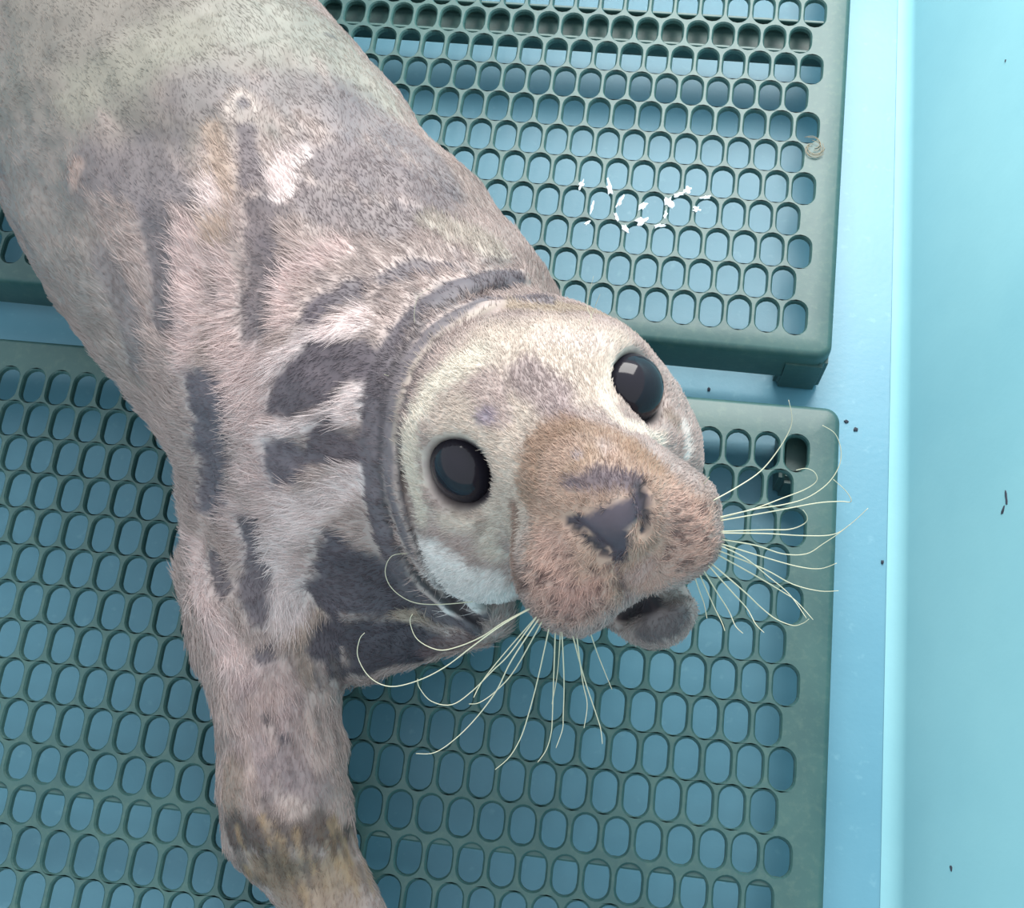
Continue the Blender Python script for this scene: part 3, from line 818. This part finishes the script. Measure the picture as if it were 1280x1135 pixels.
WHISKERS = [
    (za([(145, 600), (300, 510), (430, 420), (530, 300), (600, 180), (615, 100), (595, 0)]), 1),
    (za([(200, 683), (400, 645), (560, 620), (700, 580), (820, 500), (890, 400), (905, 300), (870, 200), (795, 150)]), 1),
    (za([(200, 690), (400, 640), (560, 580), (690, 530), (760, 480), (750, 430), (700, 405), (640, 415)]), 1),
    (za([(220, 765), (450, 768), (600, 765), (690, 730), (705, 690), (680, 650)]), 1),
    (za([(220, 775), (450, 790), (700, 803), (860, 795), (960, 735), (1065, 640)]), 1),
    (za([(230, 820), (400, 860), (560, 910), (700, 910), (800, 850), (890, 790), (960, 735)]), 1),
    (za([(220, 690), (520, 655), (760, 610), (900, 600), (965, 600), (935, 540), (860, 470)]), 1),
    (za([(240, 845), (450, 930), (650, 985), (780, 998), (880, 965)]), 1),
    (za([(250, 905), (450, 1000), (620, 1090), (780, 1130), (890, 1128)]), 1),
    (za([(220, 930), (400, 1040), (560, 1135), (640, 1190), (740, 1300)]), 1),
    (zb([(250, -70), (335, 0), (430, 90), (520, 160), (620, 198), (680, 185), (715, 160)]), 1),
    (zb([(190, -80), (260, 0), (350, 100), (400, 190), (450, 240)]), 1),
    (zb([(120, -80), (170, 0), (240, 110), (280, 200), (325, 245)]), 1),
    (zb([(80, -80), (115, 0), (160, 100), (200, 180), (218, 230)]), 1),
    (zb([(45, -60), (70, 0), (95, 70), (112, 155)]), 1),
    (za([(60, 540), (75, 520), (125, 455)]), 1),
    (za([(235, 860), (330, 930), (470, 1040), (600, 1150), (700, 1290)]), 1),
    (zc([(1095, 218), (1050, 226), (950, 240), (850, 247), (780, 238), (725, 200), (705, 150), (725, 105), (775, 98)]), 0),
    (zc([(1090, 275), (1050, 300), (990, 340), (920, 370), (860, 380), (800, 350), (778, 300), (785, 275)]), 0),
    (zc([(1095, 275), (1050, 305), (960, 370), (880, 430), (800, 470), (720, 487), (660, 460), (625, 400), (630, 350), (645, 330)]), 0),
    (zc([(1110, 310), (1070, 390), (1020, 440), (960, 500), (900, 540), (840, 530), (805, 490), (800, 465)]), 0),
    (zc([(1120, 320), (1075, 410), (1030, 500), (970, 580), (910, 640), (850, 680), (795, 683)]), 0),
    ([(682, 793), (672, 850), (660, 895), (651, 922), (637, 946), (619, 962)], 0),
    ([(692, 795), (692, 850), (690.5, 895), (689, 916), (683, 937), (672, 953)], 0),
    ([(702, 796), (705, 850), (704, 895), (703, 912), (695, 935)], 0),
    ([(716, 796), (731, 850), (746, 895), (751, 912), (753, 930)], 0),
    ([(722, 795), (728, 850), (734, 880), (730, 910)], 0),
    ([(738, 790), (748, 820), (765, 862)], 0),
    ([(668, 788), (645, 835), (622, 862), (600, 878), (586, 880)], 0),
    ([(655, 783), (632, 815), (604, 850), (592, 872)], 0),
    ([(700, 796), (697, 840), (690, 880)], 0),
    ([(765, 775), (780, 792), (795, 806)], 2),
    ([(742, 402), (739, 395), (734, 380), (742, 345)], 2), ([(726, 430), (733, 412), (743, 385), (750, 368)], 2),
    ([(545, 440), (528, 425), (518, 400), (522, 372), (538, 360)], 2), ([(520, 478), (500, 474), (480, 468)], 2),
]
for pts, side in WHISKERS:
    tgt = ((700, 745), (862, 680), pts[0])[side]
    p = None
    for k in range(12):
        x = pts[0][0] + (tgt[0] - pts[0][0]) * k * 0.08; y = pts[0][1] + (tgt[1] - pts[0][1]) * k * 0.08
        p, nn = on_skin(x, y)
        if p is not None and ((p - CAM) @ VIEW) < 0.635: break
    if p is None: continue
    d0 = (p - CAM) @ VIEW
    total = sum(math.dist(a, b) for a, b in zip(pts[:-1], pts[1:])); run = 0; P3 = [p - nn * 0.001]
    for a, b in zip(pts[:-1], pts[1:]):
        run += math.dist(a, b); P3.append(at_depth(b[0], b[1], d0 + 0.012 * math.sin(3.0 * run / total) + (0.0 if side else 0.010) * run / total))
    thick = 0.00038 if side < 2 else 0.00020
    tube('whisker', P3, thick, thick * 0.45, M_WHISK, seal)

# ------------------------------------------------------------------ small things on the mats and the tub
g = Nodes('white_scrap'); g.base(srgb(226, 232, 236)); g.set(Roughness=0.5); M_SCRAP = g.m
g = Nodes('dark_dirt'); g.base(srgb(52, 58, 70)); g.set(Roughness=0.8); M_DIRT = g.m
g = Nodes('brown_hair'); g.base(srgb(142, 128, 104)); g.set(Roughness=0.6); M_HAIR = g.m
def scrap(name, centre, lx, ly, ang, mat, thick=0.0006, n=11, rough=0.45, nz=None):
    """A torn flat flake: jagged outline, slightly domed, with thickness.  nz: its plane's normal."""
    zx = np.array(nz if nz is not None else (0, 0, 1.0)); ax = unit(np.cross(np.array([0.0, 1.0, 0.0]), zx)); ay = np.cross(zx, ax)
    top, bot = [], []
    for k in range(n):
        a = 2 * math.pi * k / n; r = 1 - rough * rng.random()
        x, y = lx * r * math.cos(a), ly * r * math.sin(a)
        x, y = x * math.cos(ang) - y * math.sin(ang), x * math.sin(ang) + y * math.cos(ang)
        b = np.array(ax) * x + np.array(ay) * y
        top.append(b * 0.9 + zx * thick * (0.8 + 0.5 * rng.random())); bot.append(b)
    vs = top + bot + [zx * thick * 1.5]
    fs = [(k, (k + 1) % n, 2 * n) for k in range(n)] + [(n + k, n + (k + 1) % n, (k + 1) % n, k) for k in range(n)] + [tuple(range(2 * n - 1, n - 1, -1))]
    o = link_mesh(name, vs, fs, mat, smooth=False); o.location = centre
    return o
zs = lambda x, y: (640 + x / 4.731, 180 + y / 4.731)
for (x, y, l, w, a, lab) in (
        (410, 240, 40, 14, 1.3, 'upright white scrap at the upper left end of the scraps on the upper mat'),
        (578, 262, 62, 15, -1.35, 'long white scrap on the upright web left of the middle of the scraps'),
        (638, 340, 46, 13, 1.2, 'slim white scrap just below the long scrap left of the middle'),
        (474, 376, 46, 11, 1.4, 'thin upright white sliver on the left side of the scraps, halfway down'),
        (445, 470, 24, 10, .6, 'tiny white scrap at the lower left end of the scraps'),
        (618, 432, 36, 10, -1.1, 'short slanting white sliver above the lowest white scrap'),
        (670, 505, 40, 15, -1.0, 'lowest white scrap, pointing down along a web'),
        (775, 370, 36, 18, .9, 'small white scrap standing between two holes in the middle of the scraps'),
        (765, 462, 46, 22, .5, 'broad white scrap below the middle of the scraps'),
        (870, 486, 42, 10, .3, 'flat white sliver to the right of the broad lower scrap'),
        (925, 345, 42, 32, .8, 'largest white scrap, a wide torn piece in the middle right'),
        (908, 420, 44, 10, 1.5, 'narrow white tail hanging below the largest white scrap'),
        (985, 300, 44, 12, .4, 'white sliver running up to the right from the largest scrap'),
        (1040, 270, 28, 20, 1.0, 'stubby white scrap above the largest scrap, on its right'),
        (1140, 318, 40, 12, .3, 'white scrap at the right hand end of the scraps, upper of two'),
        (1090, 388, 24, 20, .5, 'white scrap at the right hand end of the scraps, lower of two')):
    px, py = zs(x, y); p = at_z(px, py, Z_TOP)
    o = scrap('scrap', (p[0], p[1], Z_TOP - 0.0001), l * 0.00016, w * 0.00019, a, M_SCRAP, 0.0007, 14, 0.7)
    tag(o, lab, 'scrap', 'white scraps on the upper mat')
hb = []
hroot = at_z(1016, 186, Z_TOP)
fibres = []
for k in range(7):
    c0 = np.array([hroot[0], hroot[1], Z_TOP + 0.0006]); a0 = rng.random() * 6.28; pts = []
    for j in range(6):
        a0 += 0.7; pts.append(c0 + np.array([math.cos(a0) * (0.003 + 0.0012 * j), math.sin(a0) * (0.003 + 0.0012 * j) - 0.001 * k + 0.003, 0.0003 * k]))
    fibres.append(tube('fibre', pts, 0.00025, 0.0002, M_HAIR, None, 5, 3))
tangle = fibres[0]; tangle.name = 'hair_tangle'
bm = bmesh.new()
for f in fibres: bm.from_mesh(f.data)
bm.to_mesh(tangle.data); bm.free()
for f in fibres[1:]: bpy.data.objects.remove(f)
tag(tangle, 'small curled tangle of brownish hair on the border of the upper mat', 'hair')

wall = bpy.data.objects['wall_right']
wb = BVHTree.FromPolygons([tuple(v.co) for v in wall.data.vertices], [tuple(f.vertices) for f in wall.data.polygons])
def on_wall(px, py):
    p, nn, i, t = wb.ray_cast(Vector(CAM), Vector(ray(px, py)).normalized()); return np.array(p), np.array(nn)
for (px, py, l, w, a, lab) in ((1057.5, 527, .0022, .0018, 0, 'dark crumb touching the corner of the lower mat'), (1069.5, 537, .0020, .0022, 0, 'dark crumb on the tub floor just beyond the crumb at the mat corner'),
                               (886, 487, .0016, .0024, 0, 'small dark crumb in the pale gap between the two mats'), (1103, 703, .0016, .0018, 0, 'lone bluish crumb on the floor strip beside the tub wall')):
    p = at_z(px, py, Z_FLOOR); o = scrap('crumb', (p[0], p[1], Z_FLOOR - 0.0001), l, w, a, M_DIRT, 0.0012)
    tag(o, lab, 'crumb')
for (px, py, l, w, a, lab) in ((1258, 622, .0014, .0062, 0.1, 'upper stroke of the dark smear stuck on the tub wall'), (1254, 638, .0012, .0042, -0.5, 'lower stroke of the dark smear stuck on the tub wall'),
                               (1189, 1085, .0014, .0024, 0.3, 'dark fleck low on the tub wall near the bottom corner'), (1257, 76, .0008, .0014, 0.1, 'tiny dark fleck on the tub wall near its top')):
    p, nn = on_wall(px, py)
    if nn.dot(CAM - p) < 0: nn = -nn
    o = scrap('fleck', tuple(p - nn * 0.0001), l, w, a, M_DIRT, 0.0005, nz=nn); tag(o, lab, 'fleck')
